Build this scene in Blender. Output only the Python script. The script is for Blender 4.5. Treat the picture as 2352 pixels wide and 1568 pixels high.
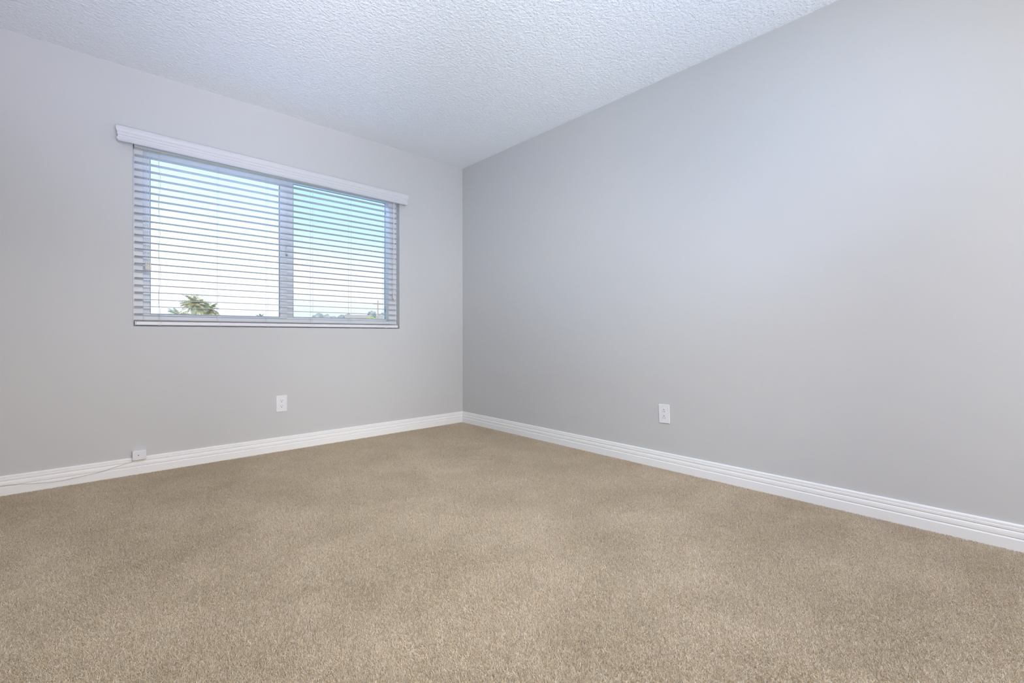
import bpy, bmesh, math, random
import numpy as np
from mathutils import Vector, Matrix

for o in list(bpy.data.objects):
    bpy.data.objects.remove(o)
S = bpy.context.scene
COL = S.collection

# ------------------------------------------------------------------ camera
# world: x runs along the window wall (the room is x<0), y along the right
# wall (the room is y<0), z up; the far corner stands at the origin
H = 2.44
XL, YB = -3.55, -7.60           # side wall behind the left frame edge, back wall
cam_d = bpy.data.cameras.new('camera')
cam = bpy.data.objects.new('camera', cam_d)
COL.objects.link(cam)
cam.location = (-2.642, -3.5656, 0.8334)
cam.rotation_euler = (math.radians(90), math.radians(0.05), -0.7455)
cam_d.sensor_width = 36.0
cam_d.lens = 36.0 * 1048.56 / 2352.0
cam_d.shift_y = -14.5 / 2352.0
cam_d.clip_start = 0.02
cam_d.clip_end = 2000
S.camera = cam

# ------------------------------------------------------------------ view
S.view_settings.view_transform = 'Standard'
S.view_settings.look = 'None'
S.view_settings.gamma = 1.0
S.view_settings.use_curve_mapping = False
S.view_settings.exposure = 0.08

# ------------------------------------------------------------------ sky
world = bpy.data.worlds.new('sky')
S.world = world
world.use_nodes = True
wn, wl = world.node_tree.nodes, world.node_tree.links
wn.clear()
out = wn.new('ShaderNodeOutputWorld')
bg = wn.new('ShaderNodeBackground')
tc = wn.new('ShaderNodeTexCoord')
sep = wn.new('ShaderNodeSeparateXYZ')
ramp = wn.new('ShaderNodeValToRGB')
wl.new(tc.outputs['Generated'], sep.inputs[0])
nz = wn.new('ShaderNodeTexNoise')
nz.inputs['Scale'].default_value = 3.5
nz.inputs['Detail'].default_value = 3.0
wl.new(tc.outputs['Generated'], nz.inputs['Vector'])
mad = wn.new('ShaderNodeMath'); mad.operation = 'MULTIPLY_ADD'
mad.inputs[1].default_value = 0.10
mad.inputs[2].default_value = -0.05
wl.new(nz.outputs['Fac'], mad.inputs[0])
addz = wn.new('ShaderNodeMath'); addz.operation = 'ADD'
wl.new(sep.outputs['Z'], addz.inputs[0]); wl.new(mad.outputs[0], addz.inputs[1])
wl.new(addz.outputs[0], ramp.inputs['Fac'])
cr = ramp.color_ramp
SKY = [(0.0, (1.20, 1.34, 1.42)), (0.05, (1.20, 1.36, 1.46)), (0.10, (1.45, 1.43, 1.47)),
       (0.16, (1.38, 1.45, 1.50)), (0.22, (0.95, 1.38, 1.42)), (0.30, (0.80, 1.36, 1.40)),
       (0.6, (0.62, 1.05, 1.40)), (1.0, (0.45, 0.80, 1.40))]
cr.elements[0].position, cr.elements[1].position = SKY[0][0], SKY[-1][0]
for p, c in SKY[1:-1]:
    cr.elements.new(p)
for e, (p, c) in zip(cr.elements, SKY):
    e.color = (c[0] / 2, c[1] / 2, c[2] / 2, 1)
bg.inputs['Strength'].default_value = 2.0
wl.new(ramp.outputs['Color'], bg.inputs['Color'])
wl.new(bg.outputs[0], out.inputs['Surface'])

# ------------------------------------------------------------------ lights
def light(name, kind, loc, energy, color, rot=(0, 0, 0), **kw):
    d = bpy.data.lights.new(name, kind)
    d.energy = energy
    d.color = color
    for k, v in kw.items():
        setattr(d, k, v)
    o = bpy.data.objects.new(name, d)
    COL.objects.link(o)
    o.location = loc
    o.rotation_euler = rot
    return o

# sun on the far side of the house: lights the trees and hill, never enters the room
light('sun', 'SUN', (0, 0, 30), 3.0, (1.0, 0.95, 0.86), (math.radians(48), 0, math.radians(-20)), angle=0.009)
def aim(o, target):
    o.rotation_euler = (Vector(target) - o.location).to_track_quat('-Z', 'Y').to_euler()
    return o

def rgb(r, g, b):
    """energy and colour of a lamp from its power per channel"""
    e = max(r, g, b)
    return e, (r / e, g / e, b / e)

# added lamp standing in for bright sky above the window: falls on the slats, which throw it up at the ceiling
e, c = rgb(180, 300, 560)
aim(light('window_sky_fill', 'AREA', (-1.57, 1.5, 3.4), e, c, shape='RECTANGLE', size=2.4, size_y=1.6), (-1.57, 0.1, 1.45))
# added area lamp before the closed back wall, behind the camera
e, c = rgb(27, 16, 6)
light('back_fill', 'AREA', (-0.8, YB + 0.1, 1.2), e, c, (math.pi / 2, 0, 0), shape='RECTANGLE', size=1.2, size_y=2.0)
# added unseen fill lamps behind the camera: four thrown up at the ceiling, three high ones on the far walls, one point light
def spot(name, loc, target, r, g, b, size):
    e, c = rgb(r, g, b)
    return aim(light(name, 'SPOT', loc, e, c, spot_size=size, spot_blend=1.0, shadow_soft_size=0.15), target)
spot('bounce_fill_wide', (-1.9, -4.5, 0.6), (-1.5, -2.2, 2.44), 90, 136, 210, 1.7)
spot('bounce_fill_right', (-1.9, -4.5, 0.6), (-1.0, -2.4, 2.44), 60, 74, 98, 1.5)
spot('bounce_fill_left', (-2.9, -4.1, 0.4), (-2.5, -1.2, 2.44), 172, 174, 222, 0.8)
spot('bounce_fill_far', (-2.9, -4.1, 0.4), (-0.9, -0.9, 2.44), 118, 118, 116, 0.9)
spot('corner_fill', (-3.0, -5.5, 2.25), (0.0, -0.55, 0.05), 262, 278, 268, 0.75)
spot('low_fill_lamp', (-2.2, -6.5, 2.2), (-2.0, 0.0, 0.1), 360, 352, 356, 0.6)
spot('right_wall_fill', (-3.2, -4.6, 2.1), (0.0, -1.6, 0.2), 19, 17, 34, 0.9)
e, c = rgb(32, 25, 9)
light('point_fill', 'POINT', (-2.7, -4.4, 2.05), e, c, shadow_soft_size=0.1)
# added unseen disk lamp under the ceiling, behind the camera
e, c = rgb(31, 40, 58)
light('ceiling_fill', 'AREA', (-1.75, -4.3, 2.40), e, c, shape='DISK', size=0.5)

# ------------------------------------------------------------------ materials
def new_mat(name):
    m = bpy.data.materials.new(name)
    m.use_nodes = True
    n, l = m.node_tree.nodes, m.node_tree.links
    b = n['Principled BSDF']
    return m, n, l, b

def plain(name, col, rough=0.5, spec=0.4, metal=0.0):
    m, n, l, b = new_mat(name)
    b.inputs['Base Color'].default_value = (*col, 1)
    b.inputs['Roughness'].default_value = rough
    b.inputs['Specular IOR Level'].default_value = spec
    b.inputs['Metallic'].default_value = metal
    return m

def noise(n, l, vec, scale, detail=2.0, rough=0.5):
    t = n.new('ShaderNodeTexNoise')
    t.inputs['Scale'].default_value = scale
    t.inputs['Detail'].default_value = detail
    t.inputs['Roughness'].default_value = rough
    l.new(vec, t.inputs['Vector'])
    return t

def ramp_node(n, l, fac, stops):
    r = n.new('ShaderNodeValToRGB')
    e = r.color_ramp.elements
    e[0].position, e[1].position = stops[0][0], stops[-1][0]
    for p, c in stops[1:-1]:
        e.new(p)
    for el, (p, c) in zip(e, stops):
        el.color = (*c, 1)
    l.new(fac, r.inputs['Fac'])
    return r

def wall_paint():
    m, n, l, b = new_mat('grey_wall_paint')
    tcn = n.new('ShaderNodeTexCoord')
    b.inputs['Base Color'].default_value = (0.605, 0.608, 0.612, 1)
    b.inputs['Roughness'].default_value = 0.6
    b.inputs['Specular IOR Level'].default_value = 0.25
    t = noise(n, l, tcn.outputs['Object'], 140, 2)
    bp = n.new('ShaderNodeBump')
    bp.inputs['Strength'].default_value = 0.08
    bp.inputs['Distance'].default_value = 0.002
    l.new(t.outputs['Fac'], bp.inputs['Height'])
    l.new(bp.outputs[0], b.inputs['Normal'])
    return m

def ceiling_paint():
    m, n, l, b = new_mat('textured_ceiling')
    tcn = n.new('ShaderNodeTexCoord')
    b.inputs['Base Color'].default_value = (0.945, 0.95, 0.955, 1)
    b.inputs['Roughness'].default_value = 0.85
    b.inputs['Specular IOR Level'].default_value = 0.15
    t = noise(n, l, tcn.outputs['Object'], 62, 3, 0.55)
    t2 = noise(n, l, tcn.outputs['Object'], 150, 2)
    ad = n.new('ShaderNodeMath'); ad.operation = 'MULTIPLY_ADD'
    ad.inputs[1].default_value = 0.45
    l.new(t2.outputs['Fac'], ad.inputs[0]); l.new(t.outputs['Fac'], ad.inputs[2])
    bp = n.new('ShaderNodeBump')
    bp.inputs['Strength'].default_value = 0.9
    bp.inputs['Distance'].default_value = 0.010
    l.new(ad.outputs[0], bp.inputs['Height'])
    l.new(bp.outputs[0], b.inputs['Normal'])
    return m

def carpet():
    m, n, l, b = new_mat('beige_cut_pile_carpet')
    tcn = n.new('ShaderNodeTexCoord')
    v = tcn.outputs['Object']
    # warp the lookup so the tufts lean and clump
    w = noise(n, l, v, 9, 2)
    mx = n.new('ShaderNodeVectorMath'); mx.operation = 'MULTIPLY_ADD'
    mx.inputs[1].default_value = (0.05, 0.05, 0.05)
    l.new(w.outputs['Color'], mx.inputs[0]); l.new(v, mx.inputs[2])
    tuft = noise(n, l, mx.outputs[0], 190, 3, 0.65)
    fine = noise(n, l, mx.outputs[0], 420, 2, 0.6)
    mid = noise(n, l, v, 26, 3, 0.6)
    big = noise(n, l, v, 2.6, 3, 0.55)
    c1 = ramp_node(n, l, tuft.outputs['Fac'], [(0.30, (0.36, 0.29, 0.20)), (0.50, (0.60, 0.50, 0.37)),
                                               (0.70, (0.78, 0.68, 0.53))])
    c2 = ramp_node(n, l, fine.outputs['Fac'], [(0.3, (0.78, 0.77, 0.76)), (0.7, (1.2, 1.2, 1.2))])
    c3 = ramp_node(n, l, mid.outputs['Fac'], [(0.3, (0.93, 0.925, 0.92)), (0.7, (1.06, 1.06, 1.065))])
    c4 = ramp_node(n, l, big.outputs['Fac'], [(0.35, (0.93, 0.92, 0.90)), (0.65, (1.05, 1.05, 1.06))])  # broad patches put the shading of the leaning nap into the colour
    cur = c1.outputs['Color']
    for c in (c2, c3, c4):
        q = n.new('ShaderNodeVectorMath'); q.operation = 'MULTIPLY'
        l.new(cur, q.inputs[0]); l.new(c.outputs['Color'], q.inputs[1])
        cur = q.outputs[0]
    l.new(cur, b.inputs['Base Color'])
    b.inputs['Roughness'].default_value = 0.95
    b.inputs['Specular IOR Level'].default_value = 0.05
    b.inputs['Sheen Weight'].default_value = 0.15
    b.inputs['Sheen Roughness'].default_value = 0.6
    bp = n.new('ShaderNodeBump')
    bp.inputs['Strength'].default_value = 0.7
    bp.inputs['Distance'].default_value = 0.006
    l.new(tuft.outputs['Fac'], bp.inputs['Height'])
    l.new(bp.outputs[0], b.inputs['Normal'])
    return m

def yarn():
    m, n, l, b = new_mat('beige_carpet_yarn')
    tcn = n.new('ShaderNodeTexCoord')
    a = n.new('ShaderNodeAttribute'); a.attribute_name = 'yarn'
    c1 = ramp_node(n, l, a.outputs['Fac'], [(0.0, (0.52, 0.44, 0.33)), (0.45, (0.71, 0.61, 0.475)), (0.8, (0.80, 0.71, 0.57)),
                                            (1.0, (0.88, 0.81, 0.70))])
    big = noise(n, l, tcn.outputs['Object'], 2.6, 3, 0.55)
    c4 = ramp_node(n, l, big.outputs['Fac'], [(0.35, (0.94, 0.93, 0.91)), (0.65, (1.05, 1.05, 1.06))])  # nap shading tinted into the yarn as broad patches
    q = n.new('ShaderNodeVectorMath'); q.operation = 'MULTIPLY'
    l.new(c1.outputs['Color'], q.inputs[0]); l.new(c4.outputs['Color'], q.inputs[1])
    l.new(q.outputs[0], b.inputs['Base Color'])
    b.inputs['Roughness'].default_value = 0.9
    b.inputs['Specular IOR Level'].default_value = 0.1
    tr = n.new('ShaderNodeBsdfTranslucent')
    l.new(q.outputs[0], tr.inputs['Color'])
    mx = n.new('ShaderNodeMixShader'); mx.inputs[0].default_value = 0.3
    l.new(b.outputs[0], mx.inputs[1]); l.new(tr.outputs[0], mx.inputs[2])
    l.new(mx.outputs[0], n['Material Output'].inputs['Surface'])
    return m

def glass(name, tint):
    m = bpy.data.materials.new(name)
    m.use_nodes = True
    n, l = m.node_tree.nodes, m.node_tree.links
    n.clear()
    o = n.new('ShaderNodeOutputMaterial')
    t = n.new('ShaderNodeBsdfTransparent'); t.inputs[0].default_value = (*tint, 1)
    g = n.new('ShaderNodeBsdfGlossy'); g.inputs['Roughness'].default_value = 0.02
    f = n.new('ShaderNodeFresnel'); f.inputs['IOR'].default_value = 1.35
    mx = n.new('ShaderNodeMixShader')
    l.new(f.outputs[0], mx.inputs[0]); l.new(t.outputs[0], mx.inputs[1]); l.new(g.outputs[0], mx.inputs[2])
    l.new(mx.outputs[0], o.inputs['Surface'])
    return m

def foliage(name, dark, light_c, scale):
    m, n, l, b = new_mat(name)
    tcn = n.new('ShaderNodeTexCoord')
    t = noise(n, l, tcn.outputs['Object'], scale, 3)
    c = ramp_node(n, l, t.outputs['Fac'], [(0.35, dark), (0.65, light_c)])
    l.new(c.outputs['Color'], b.inputs['Base Color'])
    b.inputs['Roughness'].default_value = 0.7
    return m

M = {
    'wall': wall_paint(),
    'ceiling': ceiling_paint(),
    'carpet': carpet(),
    'yarn': yarn(),
    'trim': plain('white_trim_paint', (0.90, 0.90, 0.905), 0.35),
    'vinyl': plain('white_vinyl', (0.75, 0.77, 0.80), 0.35),
    'gasket': plain('blue_grey_gasket', (0.24, 0.31, 0.43), 0.6),
    'slat': plain('white_faux_wood', (0.64, 0.645, 0.66), 0.4),
    'rail': plain('grey_white_rail', (0.80, 0.80, 0.82), 0.4),
    'valance': plain('white_valance', (0.69, 0.695, 0.725), 0.4),
    'headrail': plain('cream_headrail', (0.72, 0.71, 0.66), 0.4),
    'cord': plain('white_cord', (0.62, 0.67, 0.70), 0.8),
    'tassel': plain('cream_tassel', (0.74, 0.73, 0.66), 0.45),
    'plastic': plain('white_plastic', (0.82, 0.825, 0.85), 0.35),
    'slot': plain('dark_slot', (0.015, 0.015, 0.02), 0.6),
    'chrome': plain('brushed_latch_metal', (0.6, 0.62, 0.66), 0.3, 0.5, 0.9),
    'cable': plain('off_white_cable', (0.66, 0.63, 0.60), 0.5),
    'glass_clear': glass('clear_glass', (0.985, 0.99, 0.99)),
    'glass_tint': glass('screened_glass', (0.84, 0.842, 0.845)),
    'frond': foliage('palm_fronds', (0.12, 0.20, 0.24), (0.46, 0.50, 0.26), 1.0),
    'bark': plain('palm_bark', (0.34, 0.31, 0.24), 0.9),
    'hill': foliage('hazed_hillside', (0.50, 0.54, 0.60), (0.66, 0.64, 0.56), 0.15),  # distance haze put into the hill's colour
    'farleaf': foliage('hazed_tree_leaves', (0.32, 0.37, 0.42), (0.54, 0.55, 0.53), 0.8),  # leaf colour paled and blued to stand in for haze
    'bushleaf': foliage('yellow_green_leaves', (0.45, 0.48, 0.18), (0.66, 0.66, 0.32), 0.9),
    'stucco': plain('pale_stucco', (0.78, 0.74, 0.70), 0.9),
    'roof': plain('pale_brown_roof', (0.55, 0.45, 0.40), 0.9),
    'pole': plain('weathered_pole_wood', (0.55, 0.44, 0.40), 0.9),
    'ground': foliage('dry_ground', (0.30, 0.30, 0.22), (0.45, 0.42, 0.33), 0.2),
}

# ------------------------------------------------------------------ mesh helpers
def obj(name, bm, mat, parent=None, smooth=False, recalc=True):
    if recalc:
        bmesh.ops.recalc_face_normals(bm, faces=bm.faces)
    me = bpy.data.meshes.new(name)
    bm.to_mesh(me)
    bm.free()
    me.materials.append(mat)
    if smooth:
        for p in me.polygons:
            p.use_smooth = True
    o = bpy.data.objects.new(name, me)
    COL.objects.link(o)
    if parent:
        o.parent = parent
    return o

def thing(name, loc, label, cat, group=None, rot=(0, 0, 0)):
    o = bpy.data.objects.new(name, None)
    COL.objects.link(o)
    o.location = loc
    o.rotation_euler = rot
    o.empty_display_size = 0.05
    tag(o, label, cat, group)
    return o

def tag(o, label, cat, group=None):
    o['label'] = label
    o['category'] = cat
    if group:
        o['group'] = group

def struct(o):
    o['kind'] = 'structure'
    return o

def box(bm, x0, x1, y0, y1, z0, z1, bev=0.0, seg=1):
    r = bmesh.ops.create_cube(bm, size=1.0)
    vs = r['verts']
    for v in vs:
        v.co = ((x0 + x1) / 2 + v.co.x * (x1 - x0), (y0 + y1) / 2 + v.co.y * (y1 - y0),
                (z0 + z1) / 2 + v.co.z * (z1 - z0))
    if bev > 0:
        es = list({e for v in vs for e in v.link_edges})
        bmesh.ops.bevel(bm, geom=es, offset=bev, segments=seg, affect='EDGES', profile=0.5)

def tube(bm, pts, r, n=6, cap=True):
    pts = [Vector(p) for p in pts]
    rs = r if isinstance(r, (list, tuple)) else [r] * len(pts)
    rings = []
    for i, p in enumerate(pts):
        a = pts[max(i - 1, 0)]
        b = pts[min(i + 1, len(pts) - 1)]
        t = (b - a).normalized()
        up = Vector((0, 0, 1)) if abs(t.z) < 0.9 else Vector((1, 0, 0))
        u = t.cross(up).normalized()
        w = t.cross(u).normalized()
        rings.append([bm.verts.new(p + (u * math.cos(k * 2 * math.pi / n) + w * math.sin(k * 2 * math.pi / n)) * rs[i])
                      for k in range(n)])
    for a, b in zip(rings[:-1], rings[1:]):
        for k in range(n):
            bm.faces.new((a[k], a[(k + 1) % n], b[(k + 1) % n], b[k]))
    if cap:
        bm.faces.new(rings[0][::-1])
        bm.faces.new(rings[-1])

def lathe(bm, prof, cx, cy, n=12):
    rings = [[bm.verts.new((cx + r * math.cos(k * 2 * math.pi / n), cy + r * math.sin(k * 2 * math.pi / n), z))
              for k in range(n)] for r, z in prof]
    for a, b in zip(rings[:-1], rings[1:]):
        for k in range(n):
            bm.faces.new((a[k], a[(k + 1) % n], b[(k + 1) % n], b[k]))
    bm.faces.new(rings[0][::-1])
    bm.faces.new(rings[-1])

# ------------------------------------------------------------------ room shell
RX0, RX1, RZ0, RZ1 = -2.4525, -0.6755, 0.8905, 2.04     # window opening
WT = 0.17                                               # outer wall thickness

def wall_with_hole():
    bm = bmesh.new()
    xs = [XL - 0.1, RX0, RX1, 0.0]
    zs = [0.0, RZ0, RZ1, H]
    V = {}
    for d, y in enumerate((0.0, WT)):
        for i, x in enumerate(xs):
            for k, z in enumerate(zs):
                V[i, k, d] = bm.verts.new((x, y, z))
    for i in range(3):
        for k in range(3):
            if i == 1 and k == 1:
                continue
            for d in (0, 1):
                bm.faces.new([V[i, k, d], V[i + 1, k, d], V[i + 1, k + 1, d], V[i, k + 1, d]])
    loop = [(1, 1), (2, 1), (2, 2), (1, 2)]
    for a, b in zip(loop, loop[1:] + loop[:1]):
        bm.faces.new([V[(*a, 0)], V[(*b, 0)], V[(*b, 1)], V[(*a, 1)]])
    outer = [(0, 0), (1, 0), (2, 0), (3, 0), (3, 1), (3, 2), (3, 3), (2, 3), (1, 3), (0, 3), (0, 2), (0, 1)]
    for a, b in zip(outer, outer[1:] + outer[:1]):
        bm.faces.new([V[(*a, 0)], V[(*b, 0)], V[(*b, 1)], V[(*a, 1)]])
    bmesh.ops.recalc_face_normals(bm, faces=bm.faces)
    es = []
    for a, b in zip(loop, loop[1:] + loop[:1]):
        e = bm.edges.get([V[(*a, 0)], V[(*b, 0)]])
        es.append(e)
    bmesh.ops.bevel(bm, geom=es, offset=0.006, segments=3, affect='EDGES', profile=0.5)
    return bm

struct(obj('wall_left', wall_with_hole(), M['wall']))
bm = bmesh.new(); box(bm, 0.0, 0.12, YB - 0.1, WT, 0, H)
struct(obj('wall_right', bm, M['wall']))
bm = bmesh.new(); box(bm, XL - 0.1, 0.0, YB - 0.1, YB, 0, H)
struct(obj('wall_back', bm, M['wall']))
bm = bmesh.new(); box(bm, XL - 0.1, XL, YB, 0, 0, H)
struct(obj('wall_side', bm, M['wall']))
bm = bmesh.new(); box(bm, XL - 0.1, 0.12, YB - 0.1, WT, -0.12, -0.0065)
floor = struct(obj('floor', bm, M['carpet']))
bm = bmesh.new(); box(bm, XL - 0.1, 0.12, YB - 0.1, WT, H, H + 0.12)
struct(obj('ceiling', bm, M['ceiling']))

# baseboards: (stand-off from the wall, height)
PROF = [(0.0140, -0.0065), (0.0140, 0.0395), (0.0128, 0.0418), (0.0085, 0.0440), (0.0085, 0.0452), (0.0124, 0.0490),
        (0.0124, 0.0590), (0.0112, 0.0665), (0.0085, 0.0695), (0.0080, 0.0708), (0.0080, 0.0718), (0.0108, 0.0748),
        (0.0108, 0.0832), (0.0090, 0.0848), (0.0090, 0.0862), (0.0094, 0.0880), (0.0092, 0.0945), (0.0070, 0.0985),
        (0.0040, 0.0992), (0.0, 0.0992)]

def baseboard(fa, fb):
    bm = bmesh.new()
    A = [bm.verts.new(fa(o, z)) for o, z in PROF]
    B = [bm.verts.new(fb(o, z)) for o, z in PROF]
    for i in range(len(PROF) - 1):
        bm.faces.new((A[i], A[i + 1], B[i + 1], B[i]))
    A0, B0 = bm.verts.new(fa(0, -0.0065)), bm.verts.new(fb(0, -0.0065))
    bm.faces.new((A[-1], A0, B0, B[-1]))
    bm.faces.new((A0, A[0], B[0], B0))
    bm.faces.new(A + [A0])
    bm.faces.new(B + [B0])
    return bm

struct(obj('baseboard_left', baseboard(lambda o, z: (XL, -o, z), lambda o, z: (-o, -o, z)), M['trim']))
struct(obj('baseboard_right', baseboard(lambda o, z: (-o, -o, z), lambda o, z: (-o, YB, z)), M['trim']))

# cut pile: upright yarn tips, their lean drifting in patches where feet and the vacuum have brushed them
def pile():
    rs = np.random.default_rng(11)
    x0, x1, y0, y1 = max(XL, -3.4), -0.0145, -4.0, -0.0145
    n = int((x1 - x0) * (y1 - y0) * PILE)
    px, py = rs.uniform(x0, x1, n), rs.uniform(y0, y1, n)
    keep = (px + 2.642) * 0.678 + (py + 3.566) * 0.735 > 0.55       # none behind the camera
    px, py = px[keep], py[keep]
    n = len(px)
    def field(f, seed):
        r = np.random.default_rng(seed)
        s = np.zeros(n)
        for k in range(7):
            a, ph, fr = r.uniform(0, 6.28), r.uniform(0, 6.28), f * r.uniform(0.5, 1.9)
            s += np.sin(fr * (px * np.cos(a) + py * np.sin(a)) + ph + 0.8 * np.sin(fr * 0.6 * (py * np.cos(a) - px * np.sin(a)) + ph * 2))
        return s / 2.4
    lx = 0.06 * field(5.0, 1) + 0.09 * field(17.0, 2) + rs.normal(0, 0.48, n)
    ly = 0.06 * field(5.0, 3) + 0.09 * field(17.0, 4) + rs.normal(0, 0.48, n)
    h = rs.uniform(0.0046, 0.0072, n)
    w = rs.uniform(0.0006, 0.0011, n)
    th = rs.uniform(0, 6.283, n)
    base = np.stack([px, py, np.full(n, -0.0066)], 1)
    side = np.stack([np.cos(th), np.sin(th), np.zeros(n)], 1) * w[:, None]
    tip = base + np.stack([lx * h, ly * h, h], 1)
    V = np.empty((n, 4, 3), np.float32)
    V[:, 0], V[:, 1] = base - side, base + side
    V[:, 2], V[:, 3] = tip + side * 0.55, tip - side * 0.55
    np.clip(V[:, :, 0], None, -0.0142, out=V[:, :, 0]); np.clip(V[:, :, 1], None, -0.0142, out=V[:, :, 1])
    me = bpy.data.meshes.new('carpet_pile')
    me.vertices.add(4 * n); me.loops.add(4 * n); me.polygons.add(n)
    me.vertices.foreach_set('co', V.ravel())
    me.loops.foreach_set('vertex_index', np.arange(4 * n, dtype=np.int32))
    me.polygons.foreach_set('loop_start', np.arange(0, 4 * n, 4, dtype=np.int32))
    me.update(calc_edges=True)
    at = me.attributes.new('yarn', 'FLOAT', 'FACE')
    at.data.foreach_set('value', rs.uniform(0, 1, n).astype(np.float32))
    me.materials.append(M['yarn'])
    o = bpy.data.objects.new('carpet_pile', me)
    COL.objects.link(o)
    o.parent = floor
    o['kind'] = 'stuff'
    return o

PILE = 210000
pile()

# ------------------------------------------------------------------ window
W1 = struct(thing('window_1', (0, 0, 0), 'white sliding window with two panes behind the blind', 'window'))
bm = bmesh.new()
FY0, FY1 = 0.054, 0.150
box(bm, RX0, -2.402, FY0, FY1, RZ0, RZ1, 0.002)
box(bm, -0.748, RX1, FY0, FY1, RZ0, RZ1, 0.002)
box(bm, -2.402, -0.748, FY0, FY1, RZ0, 0.955, 0.002)
box(bm, -2.402, -0.748, FY0, FY1, 2.005, RZ1, 0.002)
obj('window_frame', bm, M['vinyl'], W1)

def sash(name, x0, x1, z0, z1, gx0, gx1, gz0, gz1, y0, y1, gmat, gy, step=0.012):
    s_bm = bmesh.new()
    box(s_bm, x0, gx0, y0, y1, z0, z1, 0.0015)
    box(s_bm, gx1, x1, y0, y1, z0, z1, 0.0015)
    box(s_bm, gx0, gx1, y0, y1, z0, gz0, 0.0015)
    box(s_bm, gx0, gx1, y0, y1, gz1, z1, 0.0015)
    s = obj(name, s_bm, M['vinyl'], W1)
    k = bmesh.new()
    t = 0.004
    for a in ((gx0, gx0 + t, gz0, gz1), (gx1 - t, gx1, gz0, gz1), (gx0 + t, gx1 - t, gz0, gz0 + t),
              (gx0 + t, gx1 - t, gz1 - t, gz1)):
        box(k, a[0], a[1], gy - 0.010, gy - 0.003, a[2], a[3])
    obj('glazing_gasket', k, M['gasket'], s)
    p = bmesh.new()
    box(p, gx0 + 0.0005, gx1 - 0.0005, gy - 0.002, gy + 0.002, gz0 + 0.0005, gz1 - 0.0005)
    obj('pane', p, gmat, s)
    return s

sl = sash('sliding_sash', -2.401, -1.561, 0.956, 2.004, -2.3665, -1.6095, 0.9665, 1.9560, 0.090, 0.116,
          M['glass_clear'], 0.108)
sash('fixed_sash', -1.578, -0.7350, 0.956, 2.004, -1.5085, -0.7460, 0.9715, 1.9880, 0.120, 0.146,
     M['glass_tint'], 0.134)
# cam latch on the meeting stile
lt = bmesh.new()
box(lt, -1.572, -1.561, 0.076, 0.0899, 1.425, 1.503, 0.002)
latch = obj('latch', lt, M['vinyl'], sl)
for z in (1.500, 1.431):
    s2 = bmesh.new()
    bmesh.ops.create_cone(s2, cap_ends=True, segments=14, radius1=0.0065, radius2=0.0065, depth=0.006,
                          matrix=Matrix.Translation((-1.5665, 0.0735, z)) @ Matrix.Rotation(math.pi / 2, 4, 'X'))
    obj('latch_screw', s2, M['gasket'], latch)
# vent stops on the right jamb
for z in (1.905, 1.052):
    s2 = bmesh.new()
    box(s2, -0.752, -0.7465, 0.112, 0.1195, z - 0.012, z + 0.012, 0.001)
    obj('vent_stop', s2, M['gasket'], W1)

# ------------------------------------------------------------------ blind
BL = thing('venetian_blind', (-1.57, 0.02, RZ0), 'white horizontal slat blind with moulded valance, open over the window',
           'blind')
BLM = Matrix.Translation(Vector((-1.57, 0.02, RZ0))).inverted()

def bpart(name, bm, mat, parent=BL, smooth=False):
    bmesh.ops.transform(bm, matrix=BLM, verts=bm.verts)
    return obj(name, bm, mat, parent, smooth)

SY0, SY1 = -0.003, 0.047          # slat depth range
SX0, SX1 = -2.4455, -0.6925
P0, PITCH = 1.9285, 0.04366

# valance: crown profile swept along the front and mitred back to the wall
VP = [(0.0000, 0.000), (0.0030, 0.0005), (0.0098, 0.0110), (0.0104, 0.0150), (0.0090, 0.0190), (0.0050, 0.0215),
      (0.0046, 0.0290), (0.0050, 0.0335), (0.0078, 0.0352), (0.0080, 0.0440), (0.0062, 0.0455), (0.0070, 0.0500), (0.0092, 0.0525),
      (0.0120, 0.0580), (0.0138, 0.0660), (0.0138, 0.0740), (0.0120, 0.0830), (0.0104, 0.0870), (0.0080, 0.0880)]
vb = bmesh.new()
vx0, vx1, vy = -2.5195, -0.6300, -0.040
rows = []
for o_, h in VP + [(-0.010, 0.0880), (-0.010, 0.000)]:
    rows.append([vb.verts.new(c) for c in ((vx0 - o_, -0.0002, h), (vx0 - o_, vy - o_, h), (vx1 + o_, vy - o_, h),
                                           (vx1 + o_, -0.0002, h))])
for a, b in zip(rows, rows[1:] + rows[:1]):
    for k in range(3):
        vb.faces.new((a[k], a[k + 1], b[k + 1], b[k]))
vb.faces.new([r[0] for r in rows]); vb.faces.new([r[3] for r in rows][::-1])
box(vb, vx0 - 0.002, vx1 + 0.002, vy - 0.002, -0.0004, 0.078, 0.084)  # top board added out of sight to darken the gap below
# hung a little lower at its right end
for v in vb.verts:
    v.co.z += 1.9765 - 0.0170 * (v.co.x - vx0) / (vx1 - vx0)
bpart('valance', vb, M['valance'])

hb = bmesh.new()
box(hb, RX0 + 0.004, RX1 - 0.004, 0.000, 0.050, 1.9725, 1.9790, 0.001)
box(hb, RX0 + 0.004, RX1 - 0.004, 0.010, 0.050, 1.9780, 2.030, 0.002)
hr = bpart('headrail', hb, M['headrail'])

sb = bmesh.new()
box(sb, SX0, SX1, SY0, SY1, -0.0012, 0.0012, 0.0008, 2)
proto = bpart('slat', sb, M['slat'])
proto.location = (0, 0, P0)
rnd = random.Random(4)
for i in range(1, 24):
    z = P0 - PITCH * i
    if i == 23:
        z = 0.9285
    c = proto.copy()
    COL.objects.link(c)
    c.parent = BL
    c.location = (rnd.uniform(-0.0012, 0.0012), 0, z)
    c.rotation_euler = (rnd.uniform(-0.006, 0.006), 0, 0)

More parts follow.
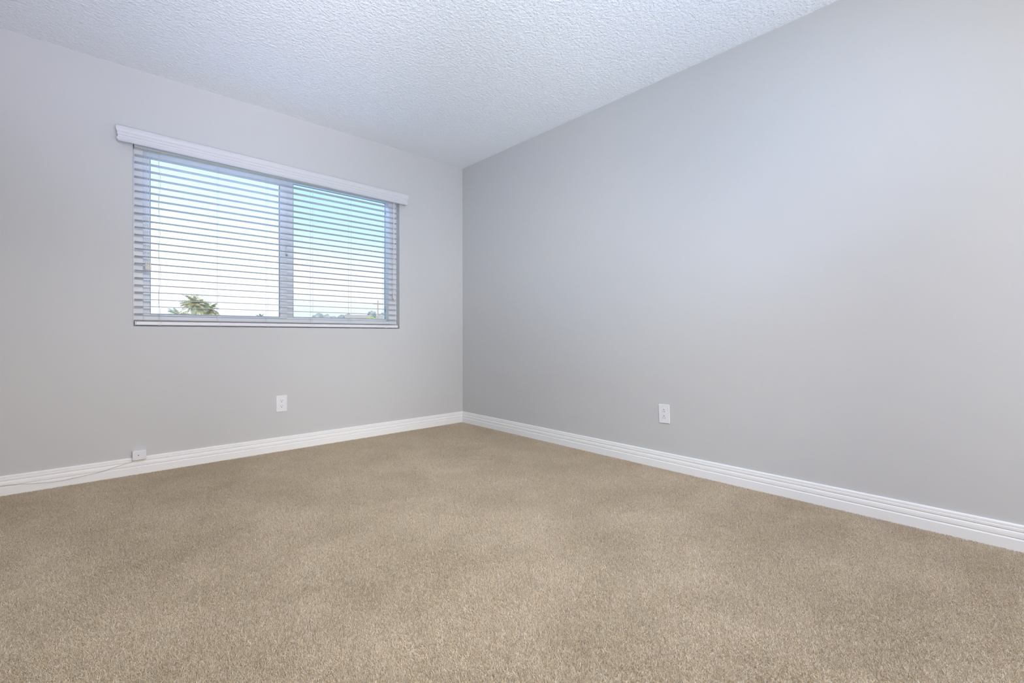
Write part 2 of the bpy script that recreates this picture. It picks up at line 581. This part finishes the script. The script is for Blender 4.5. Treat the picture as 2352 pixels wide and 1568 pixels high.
rb = bmesh.new()
box(rb, SX0 + 0.006, SX1 - 0.003, SY0 + 0.0015, SY1 - 0.002, 0.8975, 0.9195, 0.0025, 2)
rail = bpart('bottom_rail', rb, M['rail'])
for x in (SX0 + 0.0005, SX1 - 0.0035):
    e = bmesh.new()
    box(e, x, x + 0.0054 if x < -2 else x + 0.004, SY0 + 0.0005, SY1 - 0.001, 0.8965, 0.9205, 0.0012)
    bpart('end_cap', e, M['plastic'], rail)

LAD = [-2.3261, -2.0144, -1.7154, -1.4059, -1.1079, -0.8051]
for li, x in enumerate(LAD):
    e = bmesh.new()
    amp = 0.0045 if li == 0 else 0.0006
    for y in (SY0 - 0.0012, SY1 + 0.0012):
        pts = []
        for k in range(64):
            z = 1.9735 - k / 63.0 * (1.9735 - 0.9245)
            pts.append((x + (amp if y < 0.01 else amp * 0.3) * math.sin(z * 22 + li), y, z))
        tube(e, pts, 0.0012 if li == 0 and y < 0.01 else 0.0009, 5)
    for i in range(23):
        z = P0 - PITCH * i - 0.0022
        tube(e, [(x, SY0 - 0.0012, z), (x, SY1 + 0.0012, z)], 0.0006, 5)
    bpart('ladder_cord', e, M['cord'])
    e = bmesh.new()
    box(e, x - 0.007, x + 0.007, SY0 - 0.0008, SY0 + 0.0030, 0.8955, 0.9035, 0.0006)
    tube(e, [(x - 0.006, SY0 - 0.001, 0.9245), (x - 0.002, SY0 - 0.0012, 0.9215), (x + 0.004, SY0 - 0.001, 0.9195),
             (x + 0.008, SY0 - 0.001, 0.9140), (x + 0.010, SY0 - 0.001, 0.9075)], 0.0008, 5)
    bpart('cord_clip', e, M['cord'], rail)

def pull_cord(x, z_end, name, x_top, r=0.0009):
    e = bmesh.new()
    y = SY0 - 0.006
    pts = [(x_top + (x - x_top) * k / 20.0 + 0.0008 * math.sin(k * 1.3 + x * 90), y, 1.974 + (z_end - 1.974) * k / 20.0)
           for k in range(21)]
    tube(e, pts, r, 6)
    c = bpart(name, e, M['cord'] if r < 0.001 else M['plastic'])
    e = bmesh.new()
    lathe(e, [(0.0024, z_end + 0.003), (0.0042, z_end), (0.0044, z_end - 0.012), (0.0056, z_end - 0.025),
              (0.0064, z_end - 0.033), (0.0052, z_end - 0.036)], x, y, 14)
    bpart('tassel', e, M['tassel'], c, True)

for x, z, xt in ((-2.3925, 1.2690, -2.3985), (-2.3835, 1.2680, -2.3900), (-2.3735, 1.2700, -2.3800)):
    pull_cord(x, z, 'lift_cord', xt)
for x, z, xt in ((-0.7400, 1.1810, -0.7345), (-0.7275, 1.1700, -0.7310)):
    pull_cord(x, z, 'tilt_cord', xt, 0.0017)

# ------------------------------------------------------------------ outlets
def outlet(loc, rot, label, group):
    """plate lies in the local x-z plane, its front towards -y"""
    t = thing('wall_outlet', loc, label, 'outlet', group, rot)
    e = bmesh.new()
    box(e, -0.0365, 0.0365, -0.0055, 0.0, -0.0585, 0.0585, 0.0025, 3)
    pl = obj('cover_plate', e, M['plastic'], t)
    e = bmesh.new()
    box(e, -0.0168, 0.0168, -0.0066, -0.0050, -0.0334, 0.0334, 0.0007)
    f = obj('receptacle', e, M['plastic'], t)
    for cz in (0.0195, -0.0195):
        e = bmesh.new()
        box(e, -0.0072, -0.0052, -0.0069, -0.0064, cz + 0.0008, cz + 0.0092)
        box(e, 0.0052, 0.0072, -0.0069, -0.0064, cz + 0.0016, cz + 0.0084)
        bmesh.ops.create_cone(e, cap_ends=True, segments=14, radius1=0.0027, radius2=0.0027, depth=0.0005,
                              matrix=Matrix.Translation((0, -0.00665, cz - 0.0065)) @ Matrix.Rotation(math.pi / 2, 4, 'X'))
        obj('socket_holes', e, M['slot'], f)
    return t

outlet((-1.6252, 0.0, 0.3395), (0, 0, 0), 'white wall outlet below the window, ground holes at the bottom', 'wall outlets')
# upside down and a little crooked, on the right wall
outlet((0.0, -2.1107, 0.3408), (0, math.pi - math.radians(2.3), -math.pi / 2),
       'white wall outlet on the right wall, tilted, ground holes at the top', 'wall outlets')

# ------------------------------------------------------------------ phone jack and cable
J = thing('phone_jack', (-2.4268, 0.0, 0.0875), 'small white surface mount jack box sitting on the baseboard under the window', 'phone jack')
e = bmesh.new()
box(e, -0.0325, 0.0325, -0.036, -0.0145, 0.0, 0.0545, 0.002, 2)
box(e, -0.030, 0.030, -0.016, -0.0002, 0.0125, 0.0535, 0.001)
body = obj('jack_body', e, M['plastic'], J)
e = bmesh.new()
bmesh.ops.create_cone(e, cap_ends=True, segments=16, radius1=0.0026, radius2=0.0026, depth=0.0008,
                      matrix=Matrix.Translation((-0.0045, -0.0362, 0.028)) @ Matrix.Rotation(math.pi / 2, 4, 'X'))
obj('screw_hole', e, M['slot'], J)
e = bmesh.new()
box(e, 0.0255, 0.0262, -0.0363, -0.0355, 0.002, 0.0525)
obj('cover_seam', e, M['headrail'], J)

CP = [(-3.50, 0.020), (-3.2, 0.040), (-2.9883, 0.0550), (-2.8935, 0.0431), (-2.8185, 0.0325), (-2.7799, 0.0302), (-2.7247, 0.0325), (-2.6732, 0.0395),
      (-2.6314, 0.0420), (-2.5887, 0.0475), (-2.545, 0.0595), (-2.4849, 0.0723), (-2.4574, 0.079), (-2.445, 0.0855)]
cu = bpy.data.curves.new('phone_cable', 'CURVE')
cu.dimensions = '3D'
sp = cu.splines.new('NURBS')
sp.points.add(len(CP) - 1)
for p, (x, z) in zip(sp.points, CP):
    p.co = (x, -0.0158, z, 1)
sp.use_endpoint_u = True
sp.order_u = 3
cu.bevel_depth = 0.0016
cu.bevel_resolution = 2
cu.resolution_u = 8
cu.materials.append(M['cable'])
co = bpy.data.objects.new('phone_cable', cu)
COL.objects.link(co)
dg = bpy.context.evaluated_depsgraph_get()
me = bpy.data.meshes.new_from_object(co.evaluated_get(dg))
cm = bpy.data.objects.new('phone_cable', me)
bpy.data.objects.remove(co)
cm.name = 'phone_cable'
COL.objects.link(cm)
tag(cm, 'thin off-white cable sagging along the left baseboard from the jack box', 'cable')

# ------------------------------------------------------------------ outside
GZ = -3.1                                        # street level, the room is upstairs
bm = bmesh.new()
box(bm, -60, 400, WT + 0.6, 600, GZ - 0.5, GZ)
struct(obj('ground', bm, M['ground']))

CX, CY, CZ = -2.642, -3.5656, 0.8334
def place(x60, z60, y):
    """carry a sight line measured at y=56.43 out to distance y"""
    k = (y - CY) / 60.0
    return CX + (x60 - CX) * k, CZ + (z60 - CZ) * k, k

def palm(name, x, y, ztop, R, n, seed, label, group='palm trees outside'):
    rn = random.Random(seed)
    t = thing(name, (x, y, GZ), label, 'palm tree', group)
    e = bmesh.new()
    h = ztop - GZ
    tube(e, [(0.25 * math.sin(k / 6.0 * 2), 0, h * k / 6.0) for k in range(7)], [0.26 - 0.012 * k for k in range(7)], 10)
    obj('trunk', e, M['bark'], t, True)
    cx = 0.25 * math.sin(2)
    for q in range(n):
        e = bmesh.new()
        az = q * 2.399 + rn.uniform(-0.3, 0.3)
        el = math.asin(rn.uniform(-0.75, 0.98))
        L = R * rn.uniform(0.85, 1.15)
        d = Vector((math.cos(az), math.sin(az), 0))
        pts = []
        p = Vector((cx, 0, h))
        ang = el
        for k in range(13):
            pts.append(p.copy())
            p = p + (d * math.cos(ang) + Vector((0, 0, 1)) * math.sin(ang)) * (L / 12)
            ang -= 0.055 + 0.005 * k
        tube(e, pts, [0.035 - 0.0022 * k for k in range(13)], 4)
        side = d.cross(Vector((0, 0, 1)))
        for k in range(2, 13):
            for s in (-1, 1):
                for m_ in range(2):
                    f = k - m_ * 0.5
                    a = pts[k].lerp(pts[k - 1], m_ * 0.5)
                    tdir = (pts[k] - pts[k - 1]).normalized()
                    ll = R * 0.24 * math.sin(math.pi * min(1, (f + 1) / 13.5)) + 0.08
                    tip = a + side * s * ll * 0.8 + tdir * ll * 0.6 - Vector((0, 0, ll * rn.uniform(0.25, 0.8)))
                    w = tdir * 0.05
                    midp = a.lerp(tip, 0.5) + Vector((0, 0, 0.04))
                    v = [e.verts.new(c) for c in (a - w * 0.5, a + w * 0.5, midp + w * 0.6, tip, midp - w * 0.6)]
                    e.faces.new(v)
        obj('frond', e, M['frond'], t, recalc=False)
    return t

def palm_at(x60, z60, y, R, n, seed, label):
    x, z, k = place(x60, z60, y)
    palm('palm_tree', x, y, z, R, n, seed, label)

palm_at(5.60, 4.20, 90.0, 2.25, 60, 3, 'tallest palm tree outside the left pane')
palm_at(6.90, 3.70, 97.0, 1.9, 52, 8, 'shorter palm tree right beside the tallest palm, outside the left pane')
palm_at(4.05, 2.92, 100.0, 2.1, 48, 5, 'low palm crown left of the tallest palm, just above the window sill')
palm_at(12.05, 3.05, 120.0, 1.2, 20, 9, 'tiny palm top just above the sill near the middle of the window')

def blob_tree(name, x, y, z0, w, h, seed, mat, label, cat, group=None, trunk=True):
    rn = random.Random(seed)
    t = thing(name, (x, y, z0), label, cat, group)
    e = bmesh.new()
    for q in range(7):
        cx, cy = rn.uniform(-0.32, 0.32) * w, rn.uniform(-0.32, 0.32) * w
        r = bmesh.ops.create_icosphere(e, subdivisions=3, radius=1.0)
        rad = w * rn.uniform(0.20, 0.32)
        rz = min(rad, h * 0.28)
        cz = h - rz * 1.05 - (0 if q == 0 else rn.uniform(0.02, 0.3) * h)
        for v in r['verts']:
            k = 1 + rn.uniform(-0.22, 0.22)
            v.co = Vector((cx, cy, cz)) + Vector((v.co.x * rad * k, v.co.y * rad * k, v.co.z * rz * k))
    obj('crown', e, mat, t, True)
    e = bmesh.new()
    tube(e, [(0, 0, 0), (0.05 * w, 0, h * 0.3), (0, 0, h * 0.6)], [0.035 * w, 0.03 * w, 0.015 * w], 7)
    obj('trunk', e, M['bark'], t)
    return t

# hill ridge far off to the right
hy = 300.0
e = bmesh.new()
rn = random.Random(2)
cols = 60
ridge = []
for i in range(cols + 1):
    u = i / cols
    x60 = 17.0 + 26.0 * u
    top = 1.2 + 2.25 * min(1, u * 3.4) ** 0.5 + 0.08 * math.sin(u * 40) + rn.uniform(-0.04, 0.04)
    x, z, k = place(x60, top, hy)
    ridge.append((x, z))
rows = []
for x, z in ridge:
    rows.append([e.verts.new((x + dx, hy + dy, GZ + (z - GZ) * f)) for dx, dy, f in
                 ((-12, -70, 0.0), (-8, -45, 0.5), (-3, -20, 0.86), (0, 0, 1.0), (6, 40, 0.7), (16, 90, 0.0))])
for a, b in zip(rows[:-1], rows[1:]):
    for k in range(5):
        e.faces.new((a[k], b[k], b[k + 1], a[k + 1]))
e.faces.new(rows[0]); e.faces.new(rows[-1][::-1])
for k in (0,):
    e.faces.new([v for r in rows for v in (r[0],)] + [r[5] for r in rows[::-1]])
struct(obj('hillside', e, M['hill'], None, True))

def tree_at(x60, z60, y, w, mat, seed, label, cat='tree', group='distant trees'):
    x, z, k = place(x60, z60, y)
    blob_tree('tree' if cat == 'tree' else 'bush', x, y, GZ, w, z - GZ, seed, mat, label, cat, group)

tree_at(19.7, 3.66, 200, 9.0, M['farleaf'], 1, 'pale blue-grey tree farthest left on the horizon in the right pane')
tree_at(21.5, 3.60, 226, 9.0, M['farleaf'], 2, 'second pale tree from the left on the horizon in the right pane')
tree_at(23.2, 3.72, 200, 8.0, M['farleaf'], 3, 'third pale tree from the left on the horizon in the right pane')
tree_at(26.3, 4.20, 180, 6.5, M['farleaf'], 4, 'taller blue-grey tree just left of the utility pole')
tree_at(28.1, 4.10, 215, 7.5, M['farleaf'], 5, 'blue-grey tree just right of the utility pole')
tree_at(25.9, 3.50, 110, 3.2, M['bushleaf'], 6, 'yellow-green bush left of the utility pole foot', 'bush', None)

def house(x60, z60, y, w, label):
    x, z, k = place(x60, z60, y)
    t = thing('house', (x, y, GZ), label, 'house', 'distant houses', (0, 0, -0.45))
    h = z - GZ
    e = bmesh.new()
    box(e, -w / 2, w / 2, -4, 4, 0, h - 1.4)
    obj('house_wall', e, M['stucco'], t)
    e = bmesh.new()
    v = [e.verts.new(c) for c in ((-w / 2 - .5, -4.6, h - 1.4), (w / 2 + .5, -4.6, h - 1.4), (w / 2 + .5, 4.6, h - 1.4),
                                  (-w / 2 - .5, 4.6, h - 1.4), (-w / 2 - .5, 0, h), (w / 2 + .5, 0, h))]
    for f in ((0, 1, 5, 4), (2, 3, 4, 5), (0, 4, 3), (1, 2, 5), (3, 2, 1, 0)):
        e.faces.new([v[i] for i in f])
    obj('roof', e, M['roof'], t)

house(24.2, 3.62, 160, 8.0, 'low pale house left of the yellow-green bush on the skyline')
house(28.7, 3.60, 150, 8.0, 'low pale house right of the utility pole, at the right edge of the window')

px, pz, k = place(27.07, 5.72, 100.0)
PO = thing('utility_pole', (px, 100.0, GZ), 'wooden utility pole with crossarm outside the right pane', 'utility pole')
h = pz - GZ
e = bmesh.new(); tube(e, [(0, 0, 0), (0, 0, h * 0.5), (0, 0, h)], [0.19, 0.16, 0.12], 12)
obj('pole', e, M['pole'], PO, True)
e = bmesh.new(); box(e, -1.25, 1.25, -0.06, 0.06, h - 0.95, h - 0.80)
arm = obj('crossarm', e, M['pole'], PO)
for x in (-1.15, -0.6, 0.6, 1.15):
    e = bmesh.new()
    lathe(e, [(0.05, h - 0.80), (0.08, h - 0.74), (0.05, h - 0.68), (0.08, h - 0.62), (0.03, h - 0.55)], x, 0, 8)
    obj('insulator', e, M['stucco'], arm)
